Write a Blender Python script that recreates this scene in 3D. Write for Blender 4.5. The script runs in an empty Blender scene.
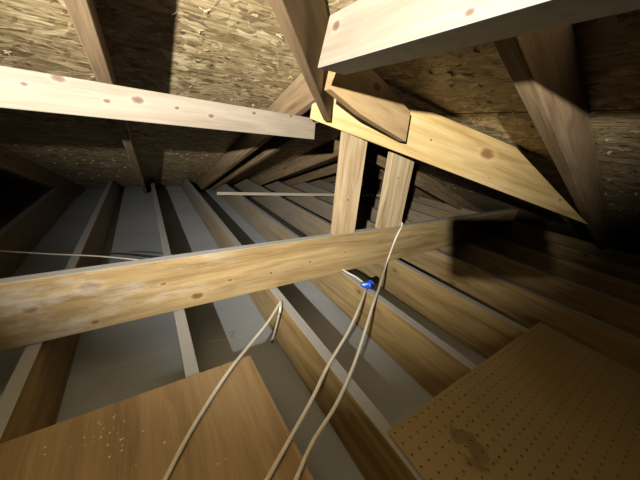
import bpy, bmesh, math, random
from mathutils import Vector, Matrix, noise
random.seed(7)
S = 0.684                      # camera height above the joist tops, metres
sc = bpy.context.scene
# ---------------------------------------------------------------- camera
# world: X = across the joists (right), Y = along the joists (away), Z = up, joist tops at z = 0
def nrm(a):
    l = math.sqrt(sum(x*x for x in a)); return tuple(x/l for x in a)
def dot(a, b): return sum(x*y for x, y in zip(a, b))
F = 250.0
DN = nrm((-54, 605, 250))                                   # image axes: x right, y down, z forward
_u = nrm((-181, -120, 250)); _k = dot(_u, DN)
UA = nrm(tuple(a - _k*b for a, b in zip(_u, DN)))
VA = (DN[1]*UA[2]-DN[2]*UA[1], DN[2]*UA[0]-DN[0]*UA[2], DN[0]*UA[1]-DN[1]*UA[0])
if VA[0] < 0: VA = tuple(-a for a in VA)
def to_world(r): return Vector((dot(r, VA), dot(r, UA), -dot(r, DN)))
CAM = Vector((0, 0, S))
cx, cy, cz = to_world((1, 0, 0)), to_world((0, -1, 0)), to_world((0, 0, -1))
cam = bpy.data.objects.new('camera', bpy.data.cameras.new('camera'))
sc.collection.objects.link(cam)
M = Matrix((cx, cy, cz)).transposed().to_4x4(); M.translation = CAM
cam.matrix_world = M
cam.data.sensor_width = 36; cam.data.lens = F/640*36
cam.data.clip_start = 0.005
sc.camera = cam
# ---------------------------------------------------------------- world, light, exposure
w = bpy.data.worlds.new('world'); sc.world = w; w.use_nodes = True
w.node_tree.nodes['Background'].inputs[0].default_value = (1.0, 0.8, 0.55, 1)
w.node_tree.nodes['Background'].inputs[1].default_value = 0.0006
sc.view_settings.view_transform = 'Standard'; sc.view_settings.look = 'None'
sc.view_settings.gamma = 1; sc.view_settings.use_curve_mapping = False
sc.view_settings.exposure = 0.0
sc.cycles.diffuse_bounces = 1
def H(u, v, z):                # (along, across, height) in camera heights, height relative to the lens
    return Vector((v*S, u*S, S + z*S))
LPOS = H(-0.43, -0.79, 0.26)
LAIM = H(1.4, 0.56, 0.44)
ld = bpy.data.lights.new('torch_light', 'SPOT')
ld.energy = 360; ld.color = (1.0, 0.96, 0.88); ld.shadow_soft_size = 0.012
ld.spot_size = math.radians(99); ld.spot_blend = 1.0
lo = bpy.data.objects.new('torch_light', ld); sc.collection.objects.link(lo)
lo.location = LPOS; lo.rotation_euler = (LAIM-LPOS).to_track_quat('-Z', 'Y').to_euler()
# ---------------------------------------------------------------- helpers
def ray(px, py): return to_world((px-320, py-240, F))
def on_plane(px, py, p, n):
    r = ray(px, py); t = (p-CAM).dot(n)/r.dot(n); return CAM + r*t
def on_z(px, py, z): return on_plane(px, py, Vector((0, 0, z)), Vector((0, 0, 1)))
def on_x(px, py, v): return on_plane(px, py, Vector((v*S, 0, 0)), Vector((1, 0, 0)))
def on_y(px, py, u): return on_plane(px, py, Vector((0, u*S, 0)), Vector((0, 1, 0)))
def at_depth(px, py, z): return CAM + ray(px, py)/F*z*S

def link(name, me, mat=None, parent=None):
    o = bpy.data.objects.new(name, me); sc.collection.objects.link(o)
    if mat: me.materials.append(mat)
    if parent: o.parent = parent
    return o
def tag(o, label, cat, group=None):
    o['label'] = label; o['category'] = cat
    if group: o['group'] = group
    return o
def struct(o): o['kind'] = 'structure'; return o

def prism(name, pts, thick, mat, bevel=0.0025, parent=None, side=None, jitter=0.0):
    """pts: planar outline (world); extruded by thick along its normal (towards 'side').
    Local frame: X runs along the longest edge, so the grain follows the board."""
    pts = [Vector(p) for p in pts]
    n = Vector((0, 0, 0))
    for i in range(len(pts)):
        n += pts[i].cross(pts[(i+1) % len(pts)])
    n.normalize()
    if side is not None and n.dot(side) < 0: n = -n
    best = max(range(len(pts)), key=lambda i: (pts[(i+1) % len(pts)]-pts[i]).length)
    X = (pts[(best+1) % len(pts)]-pts[best]).normalized()
    Z = X.cross(n).normalized()
    if Z.z < 0: Z = -Z; X = -X
    Y = Z.cross(X)
    org = pts[best].copy()
    R = Matrix((X, Y, Z)).transposed()
    Ri = R.transposed()
    bm = bmesh.new()
    a = [bm.verts.new(Ri @ (p-org)) for p in pts]
    b = [bm.verts.new(Ri @ (p+n*thick-org)) for p in pts]
    bm.faces.new(a); bm.faces.new(list(reversed(b)))
    k = len(pts)
    for i in range(k):
        bm.faces.new([a[i], b[i], b[(i+1) % k], a[(i+1) % k]])
    bmesh.ops.recalc_face_normals(bm, faces=bm.faces)
    if bevel:
        bmesh.ops.bevel(bm, geom=list(bm.edges), offset=bevel, segments=2, profile=0.5, affect='EDGES')
    me = bpy.data.meshes.new(name); bm.to_mesh(me); bm.free()
    o = link(name, me, mat, parent)
    m = R.to_4x4(); m.translation = org; o.matrix_world = m
    return o

def tube(name, pts, r, mat, flat=1.0, parent=None, sub=10, seg=10):
    P = []
    n = len(pts)
    for i in range(n-1):
        p0, p1, p2, p3 = pts[max(i-1, 0)], pts[i], pts[i+1], pts[min(i+2, n-1)]
        for j in range(sub):
            t = j/sub
            P.append(0.5*((2*p1)+(p2-p0)*t+(2*p0-5*p1+4*p2-p3)*t*t+(-p0+3*p1-3*p2+p3)*t**3))
    P.append(pts[-1].copy())
    bm = bmesh.new(); rings = []
    up = Vector((0, 0, 1)); prev = None
    for i, p in enumerate(P):
        T = (P[min(i+1, len(P)-1)]-P[max(i-1, 0)]).normalized()
        A = T.cross(up)
        if A.length < .2 and prev: A = prev - T*prev.dot(T)
        A.normalize(); prev = A
        B = A.cross(T).normalized()
        rings.append([bm.verts.new(p-P[0]+A*math.cos(q*math.tau/seg)*r*flat+B*math.sin(q*math.tau/seg)*r) for q in range(seg)])
    for i in range(len(rings)-1):
        for q in range(seg):
            bm.faces.new([rings[i][q], rings[i][(q+1) % seg], rings[i+1][(q+1) % seg], rings[i+1][q]])
    bm.faces.new(rings[0]); bm.faces.new(rings[-1])
    bmesh.ops.recalc_face_normals(bm, faces=bm.faces)
    for f in bm.faces: f.smooth = True
    me = bpy.data.meshes.new(name); bm.to_mesh(me); bm.free()
    o = link(name, me, mat, parent); o.location = P[0]
    return o

# ---------------------------------------------------------------- materials
class N:
    def __init__(s, name):
        s.m = bpy.data.materials.new(name); s.m.use_nodes = True
        s.t = s.m.node_tree; s.b = s.t.nodes['Principled BSDF']
    def __call__(s, kind, **kw):
        n = s.t.nodes.new(kind)
        for k, v in kw.items():
            if k.startswith('i_'):
                key = k[2:]; key = int(key) if key.isdigit() else key.replace('_', ' ')
                if isinstance(v, bpy.types.NodeSocket): s.t.links.new(v, n.inputs[key])
                else: n.inputs[key].default_value = v
            else: setattr(n, k, v)
        return n
    def l(s, a, b): s.t.links.new(a, b)
    def math(s, op, a, b=None, clamp=False):
        n = s.t.nodes.new('ShaderNodeMath'); n.operation = op; n.use_clamp = clamp
        for i, v in enumerate((a, b)):
            if v is None: continue
            if isinstance(v, bpy.types.NodeSocket): s.l(v, n.inputs[i])
            else: n.inputs[i].default_value = v
        return n.outputs[0]
    def mix(s, f, a, b, mode='MIX'):
        n = s.t.nodes.new('ShaderNodeMix'); n.data_type = 'RGBA'; n.blend_type = mode
        for i, v in ((0, f), (6, a), (7, b)):
            if isinstance(v, bpy.types.NodeSocket): s.l(v, n.inputs[i])
            else: n.inputs[i].default_value = v
        return n.outputs[2]
    def ramp(s, f, stops, interp='LINEAR'):
        n = s.t.nodes.new('ShaderNodeValToRGB'); n.color_ramp.interpolation = interp
        e = n.color_ramp.elements
        while len(e) < len(stops): e.new(0.5)
        for q, (p, c) in zip(e, stops):
            q.position = p; q.color = (c[0], c[1], c[2], 1) if not isinstance(c, (int, float)) else (c, c, c, 1)
        s.l(f, n.inputs[0]); return n.outputs[0]
    def coords(s, scale=(1, 1, 1), rnd=True):
        tc = s('ShaderNodeTexCoord'); v = tc.outputs['Object']
        if rnd:
            oi = s('ShaderNodeObjectInfo')
            o = s.math('MULTIPLY', oi.outputs['Random'], 37.0)
            c = s('ShaderNodeCombineXYZ', i_0=o, i_1=o, i_2=o)
            a = s('ShaderNodeVectorMath', operation='ADD'); s.l(v, a.inputs[0]); s.l(c.outputs[0], a.inputs[1]); v = a.outputs[0]
        m = s('ShaderNodeVectorMath', operation='MULTIPLY'); s.l(v, m.inputs[0]); m.inputs[1].default_value = scale
        return m.outputs[0]

def wood(name, dark, mid, light, dust=0.5, dustcol=(0.36, 0.36, 0.35), knots=True, rough=0.62, stain=0.0, under=None, far=0.0, spots=(), stain_x=None):
    n = N(name)
    g = n.coords((1.3, 26, 26))
    big = n('ShaderNodeTexNoise', i_Vector=n.coords((0.8, 6, 6)), i_Scale=1.0, i_Detail=3.0)
    g2 = n('ShaderNodeVectorMath', operation='ADD'); n.l(g, g2.inputs[0])
    sc_ = n('ShaderNodeVectorMath', operation='SCALE'); n.l(big.outputs['Color'], sc_.inputs[0]); sc_.inputs['Scale'].default_value = 5.0
    n.l(sc_.outputs[0], g2.inputs[1])
    f1 = n('ShaderNodeTexNoise', i_Vector=g2.outputs[0], i_Scale=1.0, i_Detail=5.0, i_Roughness=0.6)
    col = n.ramp(f1.outputs['Fac'], [(0.33, dark), (0.47, mid), (0.63, light)])
    fine = n('ShaderNodeTexNoise', i_Vector=n.coords((6, 160, 160)), i_Scale=1.0, i_Detail=3.0)
    col = n.mix(0.3, col, n.ramp(fine.outputs['Fac'], [(0.3, tuple(c*0.72 for c in mid)), (0.7, light)]))
    blot = n('ShaderNodeTexNoise', i_Vector=n.coords((1.6, 5, 5)), i_Scale=1.6, i_Detail=4.0)
    col = n.mix(n.ramp(blot.outputs['Fac'], [(0.5, 0.0), (0.75, 0.45)]), col, tuple(c*0.62 for c in mid)+(1,))
    if knots:
        kv = n('ShaderNodeTexVoronoi', i_Vector=n.coords((4.4, 9, 9)), i_Scale=1.0, i_Randomness=1.0)
        wob = n('ShaderNodeTexNoise', i_Vector=n.coords((30, 30, 30)), i_Scale=1.0)
        kd = n.math('ADD', kv.outputs['Distance'], n.math('MULTIPLY', n.math('SUBTRACT', wob.outputs['Fac'], 0.5), 0.05))
        ring = n.ramp(kd, [(0.0, 1.0), (0.06, 0.9), (0.085, 0.5), (0.14, 0.22), (0.24, 0.0)])
        col = n.mix(ring, col, (mid[0]*0.36, mid[1]*0.22, mid[2]*0.16, 1))
    if spots:
        tc = n('ShaderNodeTexCoord')
        w2 = n('ShaderNodeTexNoise', i_Vector=tc.outputs['Object'], i_Scale=45.0, i_Detail=2.0)
        for (c, r) in spots:
            sb = n('ShaderNodeVectorMath', operation='SUBTRACT'); n.l(tc.outputs['Object'], sb.inputs[0]); sb.inputs[1].default_value = c
            ml = n('ShaderNodeVectorMath', operation='MULTIPLY'); n.l(sb.outputs[0], ml.inputs[0]); ml.inputs[1].default_value = (0.7/r, 0.3/r, 1.1/r)
            ln = n('ShaderNodeVectorMath', operation='LENGTH'); n.l(ml.outputs[0], ln.inputs[0])
            q = n.math('ADD', ln.outputs['Value'], n.math('MULTIPLY', n.math('SUBTRACT', w2.outputs['Fac'], 0.5), 0.8))
            q = n.math('MULTIPLY', q, 0.25)
            col = n.mix(n.ramp(q, [(0.0, 0.9), (0.19, 0.75), (0.27, 0.35), (0.36, 0.0)]), col, (mid[0]*0.42, mid[1]*0.27, mid[2]*0.22, 1))
            col = n.mix(n.ramp(q, [(0.26, 0.0), (0.36, 0.22), (0.6, 0.0)]), col, tuple(min(.9, x*1.25) for x in light)+(1,))
    if stain:
        st = n('ShaderNodeTexNoise', i_Vector=n.coords((3, 9, 9)), i_Scale=1.3, i_Detail=5.0, i_Roughness=0.65)
        sf = n.ramp(st.outputs['Fac'], [(0.52, 0.0), (0.66, stain)])
        if stain_x:
            t2 = n('ShaderNodeTexCoord'); sx = n('ShaderNodeSeparateXYZ'); n.l(t2.outputs['Object'], sx.inputs[0])
            mr = n('ShaderNodeMapRange', i_1=stain_x[0], i_2=stain_x[1], i_3=1.0, i_4=0.1); n.l(sx.outputs['X'], mr.inputs[0])
            sf = n.math('MULTIPLY', sf, mr.outputs[0])
        col = n.mix(sf, col, (0.78, 0.74, 0.66, 1))
    # dust settled on faces that look up
    geo = n('ShaderNodeNewGeometry'); sep = n('ShaderNodeSeparateXYZ'); n.l(geo.outputs['Normal'], sep.inputs[0])
    dn = n('ShaderNodeTexNoise', i_Vector=n.coords((40, 40, 40)), i_Scale=1.0, i_Detail=4.0)
    d = n.math('MULTIPLY', n.ramp(sep.outputs['Z'], [(0.55, 0.0), (0.9, 1.0)]), n.math('ADD', n.math('MULTIPLY', dn.outputs['Fac'], 0.5), dust*1.1), clamp=True)
    col = n.mix(d, col, dustcol+(1,))
    if under:  # grey underside, its colour lifted in place of light that misses it
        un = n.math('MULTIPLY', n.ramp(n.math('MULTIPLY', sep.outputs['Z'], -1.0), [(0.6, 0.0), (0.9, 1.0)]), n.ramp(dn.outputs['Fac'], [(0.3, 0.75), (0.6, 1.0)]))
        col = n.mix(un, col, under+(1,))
    if far:    # greyer towards the eave
        ps = n('ShaderNodeSeparateXYZ'); n.l(geo.outputs['Position'], ps.inputs[0])
        mr = n('ShaderNodeMapRange', i_1=0.6, i_2=2.4, i_3=0.0, i_4=far); n.l(ps.outputs['Y'], mr.inputs[0])
        col = n.mix(n.math('MULTIPLY', mr.outputs[0], n.ramp(blot.outputs['Fac'], [(0.3, 1.0), (0.7, 0.6)])), col, (0.27, 0.255, 0.24, 1))
    n.l(col, n.b.inputs['Base Color']); n.b.inputs['Roughness'].default_value = rough
    n.b.inputs['Specular IOR Level'].default_value = 0.3
    bp = n('ShaderNodeBump', i_Strength=0.25, i_Distance=0.002); n.l(fine.outputs['Fac'], bp.inputs['Height'])
    n.l(bp.outputs[0], n.b.inputs['Normal'])
    return n.m

W_joist = wood('joist_wood', (0.22, 0.13, 0.042), (0.38, 0.25, 0.095), (0.52, 0.365, 0.16), dust=0.7, far=0.8)
W_beam = wood('beam_wood', (0.30, 0.19, 0.075), (0.46, 0.31, 0.14), (0.60, 0.44, 0.22), dust=0.6, stain=0.55)
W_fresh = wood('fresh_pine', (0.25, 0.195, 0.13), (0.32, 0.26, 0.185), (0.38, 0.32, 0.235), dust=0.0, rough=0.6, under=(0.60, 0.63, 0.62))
W_head = wood('header_wood', (0.50, 0.34, 0.14), (0.64, 0.47, 0.22), (0.74, 0.57, 0.30), dust=0.2)
W_rafter = wood('rafter_wood', (0.15, 0.095, 0.048), (0.26, 0.175, 0.095), (0.37, 0.265, 0.155), dust=0.3)
W_hip = wood('hip_wood', (0.12, 0.075, 0.038), (0.20, 0.13, 0.07), (0.28, 0.195, 0.11), dust=0.1)
W_post = wood('post_wood', (0.40, 0.29, 0.16), (0.60, 0.47, 0.29), (0.72, 0.60, 0.42), dust=0.3)
W_batten = wood('batten_wood', (0.42, 0.36, 0.26), (0.52, 0.45, 0.34), (0.6, 0.53, 0.42), dust=0.4, knots=False)

def osb(name, along_x=True):
    n = N(name)
    k = (0.8, 4.2, 1.0) if along_x else (4.2, 0.8, 1.0)
    base = n.coords((1, 1, 1), rnd=False)
    wob = n('ShaderNodeTexNoise', i_Vector=base, i_Scale=6.0, i_Detail=2.0)
    s1 = n('ShaderNodeVectorMath', operation='SCALE'); n.l(wob.outputs['Color'], s1.inputs[0]); s1.inputs['Scale'].default_value = 0.14
    ad = n('ShaderNodeVectorMath', operation='ADD'); n.l(base, ad.inputs[0]); n.l(s1.outputs[0], ad.inputs[1])
    cols = []; heights = []
    for i, (ang, sc_) in enumerate(((0.25, 8.5), (-0.35, 11), (0.9, 9.5))):
        r = n('ShaderNodeVectorRotate', rotation_type='Z_AXIS'); n.l(ad.outputs[0], r.inputs['Vector']); r.inputs['Angle'].default_value = ang
        m = n('ShaderNodeVectorMath', operation='MULTIPLY'); n.l(r.outputs[0], m.inputs[0]); m.inputs[1].default_value = k
        v = n('ShaderNodeTexVoronoi', i_Vector=m.outputs[0], i_Scale=sc_, i_Randomness=1.0)
        sep = n('ShaderNodeSeparateColor'); n.l(v.outputs['Color'], sep.inputs[0])
        cols.append(n.ramp(sep.outputs[0], [(0.0, (0.12, 0.07, 0.028)), (0.2, (0.28, 0.185, 0.078)), (0.5, (0.42, 0.305, 0.14)),
                    (0.78, (0.52, 0.40, 0.20)), (1.0, (0.76, 0.63, 0.37))]))
        heights.append(sep.outputs[1])
    sel = n('ShaderNodeTexNoise', i_Vector=base, i_Scale=16.0, i_Detail=3.0)
    c = n.mix(n.ramp(sel.outputs['Fac'], [(0.46, 0), (0.5, 1)]), cols[0], cols[1])
    sel2 = n('ShaderNodeTexNoise', i_Vector=n.coords((1.3, 1.3, 1.3), rnd=False), i_Scale=21.0, i_Detail=2.0)
    c = n.mix(n.ramp(sel2.outputs['Fac'], [(0.56, 0), (0.58, 1)]), c, cols[2])
    gr = n('ShaderNodeTexNoise', i_Vector=n.coords((12, 90, 12) if along_x else (90, 12, 12), rnd=False), i_Scale=1.0, i_Detail=4.0)
    c = n.mix(0.35, c, n.ramp(gr.outputs['Fac'], [(0.35, (0.08, 0.05, 0.022)), (0.65, (0.6, 0.48, 0.30))]))
    # dark resin specks
    sp = n('ShaderNodeTexNoise', i_Vector=n.coords((28, 75, 28) if along_x else (75, 28, 28), rnd=False), i_Scale=1.0, i_Detail=3.0)
    c = n.mix(n.ramp(sp.outputs['Fac'], [(0.62, 0), (0.67, 0.75)]), c, (0.045, 0.022, 0.01, 1))
    n.l(c, n.b.inputs['Base Color']); n.b.inputs['Roughness'].default_value = 0.55
    h = n.math('ADD', heights[0], n.math('MULTIPLY', heights[1], 0.6))
    h = n.math('ADD', h, gr.outputs['Fac'])
    bp = n('ShaderNodeBump', i_Strength=0.7, i_Distance=0.004); n.l(h, bp.inputs['Height']); n.l(bp.outputs[0], n.b.inputs['Normal'])
    return n.m
M_osb1 = osb('strand_board_far', True)
M_osb2 = osb('strand_board_right', False)

def drywall():
    n = N('drywall_back')
    a = n('ShaderNodeTexNoise', i_Vector=n.coords((1, 1, 1), rnd=False), i_Scale=2.3, i_Detail=5.0)
    b = n('ShaderNodeTexNoise', i_Vector=n.coords((1, 1, 1), rnd=False), i_Scale=90.0, i_Detail=4.0)
    c = n.ramp(a.outputs['Fac'], [(0.3, (0.33, 0.35, 0.36)), (0.7, (0.43, 0.45, 0.46))])
    c = n.mix(n.ramp(b.outputs['Fac'], [(0.55, 0), (0.75, 0.35)]), c, (0.27, 0.26, 0.24, 1))
    n.l(c, n.b.inputs['Base Color']); n.b.inputs['Roughness'].default_value = 0.85
    n.b.inputs['Specular IOR Level'].default_value = 0.2
    return n.m
M_dry = drywall()
def flat(name, col, rough=0.5, metal=0.0, noise_amt=0.15, scale=40):
    n = N(name)
    t = n('ShaderNodeTexNoise', i_Vector=n.coords((1, 1, 1)), i_Scale=float(scale), i_Detail=3.0)
    c = n.mix(t.outputs['Fac'], tuple(x*(1-noise_amt) for x in col)+(1,), tuple(min(1, x*(1+noise_amt)) for x in col)+(1,))
    n.l(c, n.b.inputs['Base Color']); n.b.inputs['Roughness'].default_value = rough; n.b.inputs['Metallic'].default_value = metal
    return n.m
M_chip = flat('torn_wood', (0.55, 0.44, 0.26), 0.7, 0, 0.3)
M_chipd = flat('torn_dark', (0.10, 0.06, 0.03), 0.8)
M_nail = flat('nail_steel', (0.30, 0.28, 0.26), 0.45, 0.8)
M_cable = flat('cable_jacket', (0.74, 0.69, 0.58), 0.45, 0, 0.08, 15)
M_black = flat('black_plastic', (0.015, 0.015, 0.015), 0.4)
M_blue = flat('blue_plastic', (0.01, 0.10, 0.62), 0.35)
M_glass = flat('dark_glass', (0.01, 0.01, 0.012), 0.1)

def plywood():
    n = N('plywood')
    big = n('ShaderNodeTexNoise', i_Vector=n.coords((3.2, 0.7, 1), rnd=False), i_Scale=1.6, i_Detail=4.0)
    s1 = n('ShaderNodeVectorMath', operation='SCALE'); n.l(big.outputs['Color'], s1.inputs[0]); s1.inputs['Scale'].default_value = 2.6
    ad = n('ShaderNodeVectorMath', operation='ADD'); n.l(n.coords((16, 1.1, 1), rnd=False), ad.inputs[0]); n.l(s1.outputs[0], ad.inputs[1])
    f = n('ShaderNodeTexNoise', i_Vector=ad.outputs[0], i_Scale=1.0, i_Detail=6.0, i_Roughness=0.6)
    c = n.ramp(f.outputs['Fac'], [(0.32, (0.22, 0.13, 0.055)), (0.47, (0.36, 0.24, 0.115)), (0.53, (0.42, 0.29, 0.145)), (0.66, (0.33, 0.215, 0.10))])
    fi = n('ShaderNodeTexNoise', i_Vector=n.coords((140, 6, 1), rnd=False), i_Scale=1.0, i_Detail=3.0)
    c = n.mix(0.3, c, n.ramp(fi.outputs['Fac'], [(0.3, (0.22, 0.14, 0.06)), (0.7, (0.45, 0.32, 0.17))]))
    n.l(c, n.b.inputs['Base Color']); n.b.inputs['Roughness'].default_value = 0.6
    return n.m
M_ply = plywood()
def pegmat():
    n = N('hardboard')
    a = n('ShaderNodeTexNoise', i_Vector=n.coords((1, 1, 1), rnd=False), i_Scale=3.0, i_Detail=5.0)
    c = n.ramp(a.outputs['Fac'], [(0.3, (0.31, 0.225, 0.105)), (0.7, (0.39, 0.29, 0.145))])
    # water stain near the front edge of the sheet
    tc = n('ShaderNodeTexCoord')
    dd = n('ShaderNodeVectorMath', operation='DISTANCE'); n.l(tc.outputs['Object'], dd.inputs[0]); dd.inputs[1].default_value = STAIN
    st = n('ShaderNodeTexNoise', i_Vector=tc.outputs['Object'], i_Scale=28.0, i_Detail=4.0)
    e = n.math('ADD', dd.outputs['Value'], n.math('MULTIPLY', n.math('SUBTRACT', st.outputs['Fac'], 0.5), 0.20))
    c = n.mix(n.ramp(e, [(0.025, 0.5), (0.05, 0.0)]), c, (0.10, 0.06, 0.025, 1))
    n.l(c, n.b.inputs['Base Color']); n.b.inputs['Roughness'].default_value = 0.7
    n.b.inputs['Specular IOR Level'].default_value = 0.12
    return n.m

def knotted(o, spots, p, nn_, *a, **k):
    Mi = o.matrix_world.inverted()
    sp = [(tuple(Mi @ on_plane(x, y, p, nn_)), r) for x, y, r in spots]
    m = wood(o.name+'_grain', *a, knots=False, spots=sp, **k)
    o.data.materials.clear(); o.data.materials.append(m)
C_fresh = ((0.19, 0.15, 0.105), (0.25, 0.205, 0.15), (0.30, 0.255, 0.195))
C_head = ((0.34, 0.21, 0.07), (0.50, 0.345, 0.135), (0.61, 0.45, 0.21))
C_beam = ((0.19, 0.115, 0.042), (0.35, 0.235, 0.098), (0.50, 0.355, 0.165))
C_post = ((0.26, 0.17, 0.08), (0.43, 0.31, 0.17), (0.58, 0.46, 0.29))
# ---------------------------------------------------------------- setting: drywall below, sheathing above
JD = 0.344                       # joist depth
K1, K2, G = 0.896, 0.751, 1/3.0  # roof planes: z = K1 - G*u (far side) and z = K2 - G*v (right side)
HK = K1-K2                       # they meet on v = u - HK/G
def slab(name, pts, t, mat, up):
    bm = bmesh.new(); a = [bm.verts.new(p) for p in pts]; b = [bm.verts.new(p+up*t) for p in pts]
    bm.faces.new(a); bm.faces.new(list(reversed(b)))
    for i in range(len(pts)): bm.faces.new([a[i], b[i], b[(i+1) % len(pts)], a[(i+1) % len(pts)]])
    bmesh.ops.recalc_face_normals(bm, faces=bm.faces)
    me = bpy.data.meshes.new(name); bm.to_mesh(me); bm.free()
    return link(name, me, mat)
zd = -1-JD
ue = (K1-zd)/G; ve = (K2-zd)/G
struct(slab('floor', [H(-3, -6, zd), H(ue+.1, -6, zd), H(ue+.1, ve+.1, zd), H(-3, ve+.1, zd)], -0.0127, M_dry, Vector((0, 0, 1))))
off = HK/G
um, vm = -3.0, -3.0-off
n1 = Vector((0, 0, 1))
# far slope
far = struct(slab('ceiling', [H(ue, ve, K1-G*ue), H(um, vm, K1-G*um), H(um, -6, K1-G*um), H(ue, -6, K1-G*ue)], 0.0115, M_osb1, n1))
right = struct(slab('ceiling', [H(um, vm, K2-G*vm), H(ue, ve, K2-G*ve), H(-3.2, ve, K2-G*ve), H(-3.2, vm, K2-G*vm)], 0.0115, M_osb2, n1))

seam = slab('panel_seam', [H(-3, 1.643, K2-G*1.643)-n1*.0012, H(2.0, 1.643, K2-G*1.643)-n1*.0012, H(2.0, 1.652, K2-G*1.652)-n1*.0012, H(-3, 1.652, K2-G*1.652)-n1*.0012], 0.001, M_chipd, n1)
seam.parent = right
# nail blow-outs in the underside of the sheathing
def splinters(parent, fn, count, u0, u1, v0, v1, cond, nz):
    for (mat, frac, nm) in ((M_chip, 0.6, 'splinters'), (M_chipd, 0.4, 'nail_splits')):
        bm = bmesh.new()
        for i in range(int(count*frac)):
            u = random.uniform(u0, u1); v = random.uniform(v0, v1)
            if not cond(u, v): continue
            c = H(u, v, fn(u, v)) - nz*0.0015
            for k in range(random.choice((1, 2, 3, 4))):
                a = random.uniform(0, math.tau); L = random.uniform(.006, .022)*(1 if mat is M_chip else 1.7); wd = random.uniform(.001, .004)
                dx = Vector((math.cos(a)*1.5, math.sin(a)*.8, 0)); dx -= nz*dx.dot(nz); dx.normalize(); dy = nz.cross(dx)
                p = c + dx*random.uniform(-.008, .008)
                h_ = random.uniform(.001, .008) if mat is M_chip else 0.0012
                q = [p-dx*L*.5-dy*wd, p-dx*L*.5+dy*wd, p+dx*L*.5+dy*wd*.2-nz*h_, p+dx*L*.5-dy*wd*.2-nz*h_]
                lo_ = [bm.verts.new(x) for x in q]; hi = [bm.verts.new(x+nz*.0012) for x in q]
                bm.faces.new(lo_); bm.faces.new(hi[::-1])
                for e in range(4): bm.faces.new([lo_[e], hi[e], hi[(e+1) % 4], lo_[(e+1) % 4]])
        bmesh.ops.recalc_face_normals(bm, faces=bm.faces)
        me = bpy.data.meshes.new(nm); bm.to_mesh(me); bm.free()
        o = link(nm, me, mat, parent); o['kind'] = 'stuff'
nf = Vector((0, G, 1)).normalized(); nr = Vector((G, 0, 1)).normalized()
splinters(far, lambda u, v: K1-G*u, 1000, 0.9, 6.3, -2.5, 3.2, lambda u, v: v < u-off-.05, nf)
splinters(right, lambda u, v: K2-G*v, 380, 0.0, 2.6, 0.4, 4.0, lambda u, v: v > u-off+.05, nr)

# ---------------------------------------------------------------- floor joists
TH = 0.0556                      # 1 1/2 in lumber
J0, JS = 0.005, 0.5925
joist_words = {
 -3: 'floor joist lost in darkness at the far left edge of the attic',
 -2: 'dim dusty floor joist in the dark left corner, one bay left of the brighter joists',
 -1: 'floor joist at lower left with dusty top, crossing under left end of the long beam',
 0: 'dusty narrow looking floor joist seen end-on, running under far edge of the plywood sheet',
 1: 'floor joist under the thin single cable, passing between plywood sheet and pegboard',
 2: 'floor joist under the blue wire connector, running beneath the middle of the pegboard',
 3: 'warm lit floor joist next beyond the blue connector, running beneath the pegboard right part',
 4: 'first floor joist clear of the pegboard right edge, passing behind the left post foot',
 5: 'second floor joist beyond the pegboard, partly in the black shadow on the right',
 6: 'far floor joist seen in the gap between the two support posts',
 7: 'very distant floor joist, second last before the low right eave',
 8: 'most distant floor joist, seen right of the second post near the low right eave',
}
joist_u = {}
for k in range(-3, 9):
    v = J0 + JS*k
    if k == 1: v -= 0.015
    topu = (K1+1)/G - 0.05; botu = ue - 0.08
    end = -2.2
    pts = [H(end, v, -1), H(topu, v, -1), H(botu, v, zd+.004), H(end, v, zd+.002)]
    # right slope cuts down the outermost joists
    if K2-G*(v+TH) < -1+.02: continue
    o = prism('floor_joist', pts, TH*S, W_joist, side=Vector((1, 0, 0)))
    tag(o, joist_words[k], 'joist', 'floor joists across the attic')

# ---------------------------------------------------------------- rafters
RD = 0.215                       # rafter depth measured plumb
def far_rafter(v, label, d=RD, u0=None, parent=None):
    ut = max(v+TH+off+0.04, -1.5) if u0 is None else u0
    g = 0.004
    ub = (K1-g-zd-.01)/G; ubb = (K1-d-zd-.01)/G
    pts = [H(ut, v, K1-G*ut-g), H(ub, v, K1-G*ub-g), H(ubb, v, K1-G*ubb-d), H(ut, v, K1-G*ut-d)]
    o = prism('roof_rafter', pts, TH*S, W_rafter, side=Vector((1, 0, 0)))
    return tag(o, label, 'rafter', 'rafters under the far roof slope')
far_rafter(-1.14, 'roof rafter in the darkness of the far left corner, left of the brightly edged one')
far_rafter(-0.129, 'roof rafter at upper left crossing behind the pale purlin, lit along its lower edge')
far_rafter(0.88, 'rafter with brown weathered face just left of the hip rafter, reaching the left eave corner')
far_rafter(1.12, 'rafter close behind the weathered one left of the hip, half in its shadow')
far_rafter(2.02, 'rafter seen low behind the first support post, above the thin batten')
far_rafter(2.92, 'shadowed distant rafter seen just left of the first post, one beyond the batten')
far_rafter(3.83, 'distant rafter glimpsed in the gap between the two posts')
def right_rafter(u, label, v1, v0=None, d=RD, flatend=False):
    g = 0.004
    vt = (u-off+.06) if v0 is None else v0
    if flatend:
        pts = [H(u, vt, K2-G*vt-g), H(u, v1-.02, K2-G*v1-g), H(u, v1, K2-G*v1-d), H(u, vt, K2-G*vt-d)]
    else:
        vb = (K2-g-zd-.01)/G; vbb = (K2-d-zd-.01)/G
        pts = [H(u, vt, K2-G*vt-g), H(u, vb, K2-G*vb-g), H(u, vbb, K2-G*vbb-d), H(u, vt, K2-G*vt-d)]
    o = prism('roof_rafter', pts, TH*S, W_rafter, side=Vector((0, 1, 0)))
    return tag(o, label, 'rafter', 'rafters under the right roof slope')
right_rafter(0.385, 'lone rafter at right with pale lit underside, half shaded, under the right slope', 0)
right_rafter(-0.51, 'rafter in shadow at the top right corner above the near purlin', 0, v0=-.9)
for u in (2.27, 3.2, 4.1): right_rafter(u, 'thin dark rafter far off under the right slope beyond the header', 0)
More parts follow.
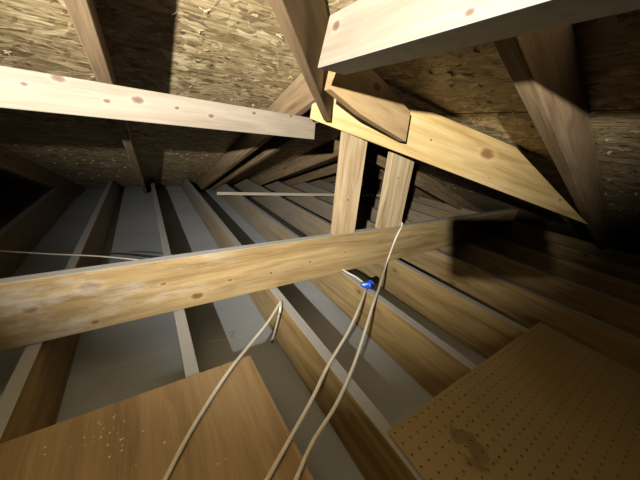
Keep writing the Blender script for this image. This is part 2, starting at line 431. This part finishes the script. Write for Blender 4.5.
# short rafter lapped on the face of the header
bu = 1.05
A = [on_y(*p, bu) for p in ((331, 89), (362, 115), (406, 142), (411, 112), (382, 78), (341, 44))]
blk = prism('lapped_rafter', A, TH*S, W_head, side=Vector((0, 1, 0)))
knotted(blk, [(377, 87, .012)], Vector((0, bu*S, 0)), Vector((0, 1, 0)), (0.24, 0.15, 0.06), (0.36, 0.24, 0.115), (0.46, 0.33, 0.17))
tag(blk, 'short rafter end lapped onto the header face, just right of the hip rafter', 'rafter')

# hip rafter
e0, e1 = on_plane(331, 121, H(1.43, 1.0, 0), Vector((1, 1, 0)).normalized()), None
hd = Vector((1, 1, 0)).normalized()
def hipz(u): return 0.9*(0.105+0.36*(1.446-u/0.9))
def HP(u, du, top): return H(u, u-.3915, hipz(u) + (0.25 if top else 0))
pts = [HP(1.323, 0, 0), HP(-1.0, 0, 0), H(-1.0, -1.3915, K1+G*1.0-.03), H(1.323, .9315, K1-G*1.323-.05)]
hip = prism('hip_rafter', pts, 0.038*S, W_hip, side=Vector((-1, 1, 0)))
hip.location += Vector((1, -1, 0)).normalized()*TH*S*0.0
tag(hip, 'brown hip rafter descending diagonally between the pale purlins to the header', 'rafter')

# ---------------------------------------------------------------- header with diagonal run
hn = Vector((0.55, 1.0, 0)).normalized()
hp = at_depth(411, 130, 1.58)
outline = [(310, 118.5), (589, 225), (570, 205), (516, 147), (411, 103), (372, 90), (345, 88), (312, 104)]
hdr = prism('header_beam', [on_plane(a, b, hp, hn) for a, b in outline], TH*S, W_head, side=hn)
knotted(hdr, [(487, 154, .021), (431, 140, .005), (489, 178, .003), (560, 200, .006)], hp, hn, *C_head)
tag(hdr, 'wide yellow header board with a large knot, above the two posts and cut to the roof slope', 'beam')

# ---------------------------------------------------------------- purlins
pu = 1.56
p3 = [on_y(314.5, 139.5, pu), on_y(0, 107.5, pu), on_y(0, 65, pu), on_y(314.5, 118.5, pu)]
pl = pu*(p3[3].z-p3[0].z)/(p3[2].z-p3[1].z)      # the board runs a touch nearer on the left
p3[1] = on_y(0, 107.5, pl); p3[2] = on_y(0, 65, pl); p3[2].x = p3[1].x
pn = Vector((p3[1].y-p3[0].y, p3[0].x-p3[1].x, 0)).normalized(); pn = pn if pn.y > 0 else -pn
p3[3] = Vector((p3[0].x, p3[0].y, p3[3].z))
p3[1] = p3[0]+(p3[1]-p3[0])*2.3; p3[2] = p3[3]+(p3[2]-p3[3])*2.3; p3[2].x = p3[1].x; p3[2].y = p3[1].y
o = prism('roof_purlin', p3, TH*S, W_fresh, side=pn)
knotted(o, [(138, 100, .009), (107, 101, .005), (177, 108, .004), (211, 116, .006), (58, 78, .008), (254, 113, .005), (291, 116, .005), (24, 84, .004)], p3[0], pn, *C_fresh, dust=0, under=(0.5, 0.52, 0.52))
tag(o, 'pale clean purlin at upper left, hung level beneath the far slope rafters', 'purlin')
pv = 0.537
b0, b1 = on_x(317, 68, pv), on_x(640, -13, pv)
t0 = on_x(329.5, 15, pv)
zt, zb = t0.z, b0.z
p5 = [Vector((pv*S, b0.y, zb)), Vector((pv*S, -1.6, zb)), Vector((pv*S, -1.6, zt)), Vector((pv*S, t0.y, zt))]
o = prism('roof_purlin', p5, 0.12*S, W_fresh, side=Vector((1, 0, 0)))
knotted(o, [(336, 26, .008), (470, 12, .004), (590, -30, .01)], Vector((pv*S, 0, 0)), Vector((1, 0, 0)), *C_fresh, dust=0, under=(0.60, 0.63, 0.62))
tag(o, 'bright pale purlin nearest the viewer at the top right, ending beside the hip rafter', 'purlin')

# ---------------------------------------------------------------- long beam on the joists with two posts
q0, q1 = on_z(0, 352, 0.002), on_z(350, 270, 0.002)
bd = (q1-q0).normalized(); bn = Vector((-bd.y, bd.x, 0))
qs = q0 - bd*1.2
qe = on_plane(512, 226, q0, bn); qe.z = 0.002
BH = 0.226
up = Vector((0, 0, 1))
beam = prism('long_beam', [qs, qe, qe+up*BH, qs+up*BH], TH*S, W_beam, side=bn)
lx = lambda x, y: (beam.matrix_world.inverted() @ on_plane(x, y, q0, bn)).x
knotted(beam, [(90, 287, .017), (197, 296, .013), (163, 284, .006), (230, 280, .005), (351, 272, .007), (271, 273, .005), (310, 262, .005), (95, 322, .007), (345, 252, .004), (30, 310, .01), (420, 240, .006)], q0, bn, *C_beam, dust=0.6, stain=0.42, stain_x=(lx(60, 300), lx(260, 280)))
tag(beam, 'long brown beam on edge crossing over the joists through the middle of the attic', 'beam')
def post(pl, pr, name, label):
    a = on_plane(pl[0], pl[1], q0+bn*0.0, bn); b = on_plane(pr[0], pr[1], q0, bn)
    a.z = b.z = BH+.003
    top = on_plane(*pl_top[name], q0, bn).z
    c, d = b.copy(), a.copy(); c.z = d.z = top
    o = prism('support_post', [a, b, c, d], TH*S, W_post, side=bn)
    knotted(o, {1: [(348, 200, .006), (355, 160, .003)], 2: [(398, 178, .005), (391, 205, .003)]}[name], q0, bn, *C_post, dust=.3)
    return tag(o, label, 'post', 'posts between beam and header')
pl_top = {1: (350, 118), 2: (396, 138)}
post((334, 237), (354, 237), 1, 'left of the two short pale posts standing on the long beam')
post((379, 231), (400, 229), 2, 'right of the two short pale posts, beside the cable over the beam')

# ---------------------------------------------------------------- sheets lying on the joists
def sheet(name, pts, t, mat): 
    o = slab(name, [Vector(p)-Vector(pts[0]) for p in pts], t, mat, up); o.location = pts[0]; return o
z0 = 0.002
c1 = on_z(250, 358, z0); c0 = on_z(0, 448, z0); r1 = on_z(312, 480, z0)
dx = (c0-c1).normalized(); ry = (r1-c1).normalized()
ply = sheet('plywood_sheet', [c1, c1+dx*1.2, c1+dx*1.2+ry*1.2, c1+ry*1.2], 0.012, M_ply)
tag(ply, 'loose plywood sheet laid over the joists at lower left, with white specks', 'plywood')
# paint specks on the plywood
bm = bmesh.new()
for i in range(34):
    px, py = random.gauss(105, 14), random.gauss(433, 12)
    if i > 24: px, py = random.uniform(30, 240), random.uniform(385, 470)
    if py < 452-px*.36: continue
    p = on_z(px, py, z0+.0125)-c1; r = random.uniform(.0008, .003)
    bmesh.ops.create_icosphere(bm, subdivisions=1, radius=r, matrix=Matrix.Translation(p) @ Matrix.Scale(.3, 4, (0, 0, 1)))
me = bpy.data.meshes.new('specks'); bm.to_mesh(me); bm.free()
o = link('paint_specks', me, flat('white_paint', (0.7, 0.68, 0.62)), ply); o['kind'] = 'stuff'; o['label'] = 'small white paint specks'

# pegboard: real holes on a 1 in grid
g0 = on_z(387, 432, z0); g1 = on_z(540, 322, z0); g2 = on_z(415, 480, z0)
gx = (g1-g0); W = gx.length; gx.normalize(); gy = Vector((gx.y, -gx.x, 0))
STAIN = tuple(on_z(474, 448, .004)-g0)
M_peg = pegmat()
def peg():
    P = 0.0268; R = 0.0034; nx = int(W/P); ny = 44; T = 0.005
    bm = bmesh.new(); cache = {}
    def vv(x, y, z):
        key = (round(x, 5), round(y, 5), z)
        if key not in cache:
            sag = 0.012*math.sin(min(1, x/W)*math.pi)*0.0
            cache[key] = bm.verts.new(gx*x+gy*y+up*(z*T+sag))
        return cache[key]
    for i in range(nx):
        for j in range(ny):
            x0, y0 = i*P, j*P; cx_, cy_ = x0+P/2, y0+P/2
            outer = [(x0, y0), (cx_, y0), (x0+P, y0), (x0+P, cy_), (x0+P, y0+P), (cx_, y0+P), (x0, y0+P), (x0, cy_)]
            inner = [(cx_+R*math.cos(math.radians(225+45*k)), cy_+R*math.sin(math.radians(225+45*k))) for k in range(8)]
            for z in (0, 1):
                for k in range(8):
                    k2 = (k+1) % 8
                    bm.faces.new([vv(*outer[k], z), vv(*outer[k2], z), vv(*inner[k2], z), vv(*inner[k], z)])
            for k in range(8):
                k2 = (k+1) % 8
                bm.faces.new([vv(*inner[k], 0), vv(*inner[k2], 0), vv(*inner[k2], 1), vv(*inner[k], 1)])
    bmesh.ops.recalc_face_normals(bm, faces=bm.faces)
    me = bpy.data.meshes.new('pegboard_sheet'); bm.to_mesh(me); bm.free()
    o = link('pegboard_sheet', me, M_peg); o.location = g0
    return o
pg = peg()
tag(pg, 'brown perforated pegboard sheet lying over the joists at lower right, with a dark stain', 'pegboard')

# ---------------------------------------------------------------- batten on the far joists
a, b = on_z(217, 195, .002), on_z(394, 197, .002)
dd = (b-a).normalized(); nn = Vector((-dd.y, dd.x, 0))
bt = prism('wooden_batten', [a, b, b+up*.034, a+up*.034], .02, W_batten, side=nn)
tag(bt, 'thin pale batten lying across the far joists behind the posts', 'batten')

# ---------------------------------------------------------------- cables
def zp(lst): return [on_z(x, y, z) for x, y, z in lst]
R_ = 0.0042
zs = z0+.0135+R_*1.3
o = tube('electrical_cable', zp([(150, 510, zs), (165, 480, zs), (188, 436, zs), (213, 395, zs), (232, 367, zs+.006), (252, 342, .012), (268, 322, .008), (278, 306, .006), (281, 302, .006)])
         + [on_x(280, 310, .548), on_x(277, 323, .548), on_x(272, 342, .545)], R_, M_cable, flat=1.3)
tag(o, 'single beige cable curving over the plywood and dipping at a joist, leftmost on the sheet', 'cable')
o = tube('electrical_cable', zp([(250, 510, zs), (267, 480, zs), (290, 439, .02), (312, 399, .012), (329, 364, .01), (349, 330, .02), (361, 303, .03), (366, 289, .012)]), R_, M_cable, flat=1.3)
tag(o, 'beige cable running from the plywood up to the blue connector', 'cable')
cb = [on_z(285, 505, zs), on_z(296, 480, zs), on_z(313, 442, .022), on_z(338, 401, .012), on_z(357, 356, .02), on_z(373, 305, .05), on_z(380, 285, .03)]
bf = lambda x, y, k: on_plane(x, y, q0-bn*k, bn)
cb += [bf(387, 262, .022), bf(395, 240, .010)]
top = bf(402, 230, 0); top.z = BH+.012
cb += [top+bn*.01, top+bn*.055, top+bn*.09-up*.06, top+bn*.12-up*.2]
o = tube('electrical_cable', cb, R_, M_cable, flat=1.3)
tag(o, 'beige cable rising from the lower centre and looping over the long beam', 'cable')
o = tube('electrical_cable', zp([(-40, 249, .006), (0, 251, .006), (50, 254, .006), (95, 256, .006), (130, 259, .006), (158, 262, .004), (200, 262, .006), (250, 264, .008)]), R_*.9, M_cable)
tag(o, 'pale cable strung over the dim left joists behind the long beam', 'cable')
o = tube('electrical_cable', zp([(100, 254.0, .006), (120, 253.8, .005), (145, 256.5, .006), (162, 258, .005), (200, 259, .005)]), R_*.8, M_black)
tag(o, 'short black cable beside the pale one behind the long beam', 'cable')
# cable behind the connector
o = tube('electrical_cable', zp([(335, 262, .03), (345, 271, .012), (356, 277, .012), (364, 283, .012)]), R_, M_cable, flat=1.3)
tag(o, 'short beige cable coming from beneath the long beam into the blue connector', 'cable')

# blue connector: tapered ribbed cap bundle
def connector():
    e = bpy.data.objects.new('wire_connector', None); sc.collection.objects.link(e)
    c = on_z(368, 286, .012); e.location = c
    for nm, off_, rot, mt in (('connector_cap', (0, 0, 0), 0.3, M_blue), ('connector_cap', (-.010, .016, .002), -0.7, M_blue), ('connector_collar', (.02, -.006, 0), 0.3, M_black)):
        bm = bmesh.new(); prof = [(0, 0), (.006, 0), (.0078, .004), (.0085, .010), (.0095, .024), (.012, .034), (.010, .036), (0, .036)]
        if mt is M_black: prof = [(0, 0), (.007, 0), (.0085, .004), (.0085, .012), (.006, .014), (0, .014)]
        sg = 18; rings = []
        for r, z in prof:
            rings.append([bm.verts.new(((r*(1+.08*(k % 2)))*math.cos(k*math.tau/sg), (r*(1+.08*(k % 2)))*math.sin(k*math.tau/sg), z)) for k in range(sg)])
        for i in range(len(rings)-1):
            for k in range(sg):
                bm.faces.new([rings[i][k], rings[i][(k+1) % sg], rings[i+1][(k+1) % sg], rings[i+1][k]])
        bmesh.ops.remove_doubles(bm, verts=bm.verts, dist=1e-6)
        bmesh.ops.recalc_face_normals(bm, faces=bm.faces)
        bmesh.ops.scale(bm, verts=bm.verts, vec=(1.5, 1.5, 1.4))
        bmesh.ops.transform(bm, verts=bm.verts, matrix=Matrix.Translation(Vector(off_)) @ Matrix.Rotation(rot, 4, 'Z') @ Matrix.Rotation(math.radians(82), 4, 'Y') @ Matrix.Translation((0, 0, -.018)))
        me = bpy.data.meshes.new(nm); bm.to_mesh(me); bm.free()
        link(nm, me, mt, e)
    tag(e, 'bright blue wire connector joining cables on a joist below the long beam', 'connector')
connector()

# ---------------------------------------------------------------- the phone that takes the picture (shades the right side)
def phone():
    e = bpy.data.objects.new('smartphone', None); sc.collection.objects.link(e); e.matrix_world = M
    def rbox(name, x0, x1, y0, y1, z0_, z1_, r, mt):
        bm = bmesh.new(); pts = []
        for (ax, ay, a0) in ((x1-r, y1-r, 0), (x0+r, y1-r, 90), (x0+r, y0+r, 180), (x1-r, y0+r, 270)):
            for k in range(9):
                t = math.radians(a0+k*90/8); pts.append((ax+r*math.cos(t), ay+r*math.sin(t)))
        a = [bm.verts.new((x, y, z0_)) for x, y in pts]; b = [bm.verts.new((x, y, z1_)) for x, y in pts]
        bm.faces.new(a); bm.faces.new(b[::-1]); k = len(pts)
        for i in range(k): bm.faces.new([a[i], b[i], b[(i+1) % k], a[(i+1) % k]])
        bmesh.ops.recalc_face_normals(bm, faces=bm.faces)
        me = bpy.data.meshes.new(name); bm.to_mesh(me); bm.free()
        return link(name, me, mt, e)
    rbox('phone_body', .014, .195, -.082, .025, .006, .0145, .012, M_black)
    rbox('screen', .018, .191, -.078, .021, .0145, .0150, .009, M_glass)
    rbox('lens_module', .018, .050, -.012, .021, .0035, .0060, .007, M_black)
    for (x, y) in ((.027, .011), (.027, -.004), (.042, .004)):
        rbox('lens', x-.0055, x+.0055, y-.0055, y+.0055, .0022, .0035, .0054, M_glass)
    tag(e, 'black smartphone held up level at the taking position, to the right of the lens', 'phone')
phone()

# ---------------------------------------------------------------- marks on the drywall
def mark(name, pts, wd, mat):
    P = [on_z(x, y, zd*S+S+0.0006) for x, y in pts]
    bm = bmesh.new()
    for a_, b_ in zip(P, P[1:]):
        t = (b_-a_).normalized(); q = Vector((-t.y, t.x, 0))*wd
        bm.faces.new([bm.verts.new(v_) for v_ in (a_-q, b_-q, b_+q, a_+q)])
    me = bpy.data.meshes.new(name); bm.to_mesh(me); bm.free()
    return link(name, me, mat, bpy.data.objects['floor'])
mark('pencil_mark', [(228, 333), (234.5, 330.5), (230, 338.5), (237, 337)], .0012, flat('pencil', (0.10, 0.10, 0.10)))
mark('scuff_line', [(207, 341.5), (220, 340), (243, 336)], .0014, flat('scuff', (0.62, 0.62, 0.60)))
mark('scuff_line', [(92, 372), (130, 362), (172, 349)], .0016, flat('scuff_dim', (0.5, 0.5, 0.48)))
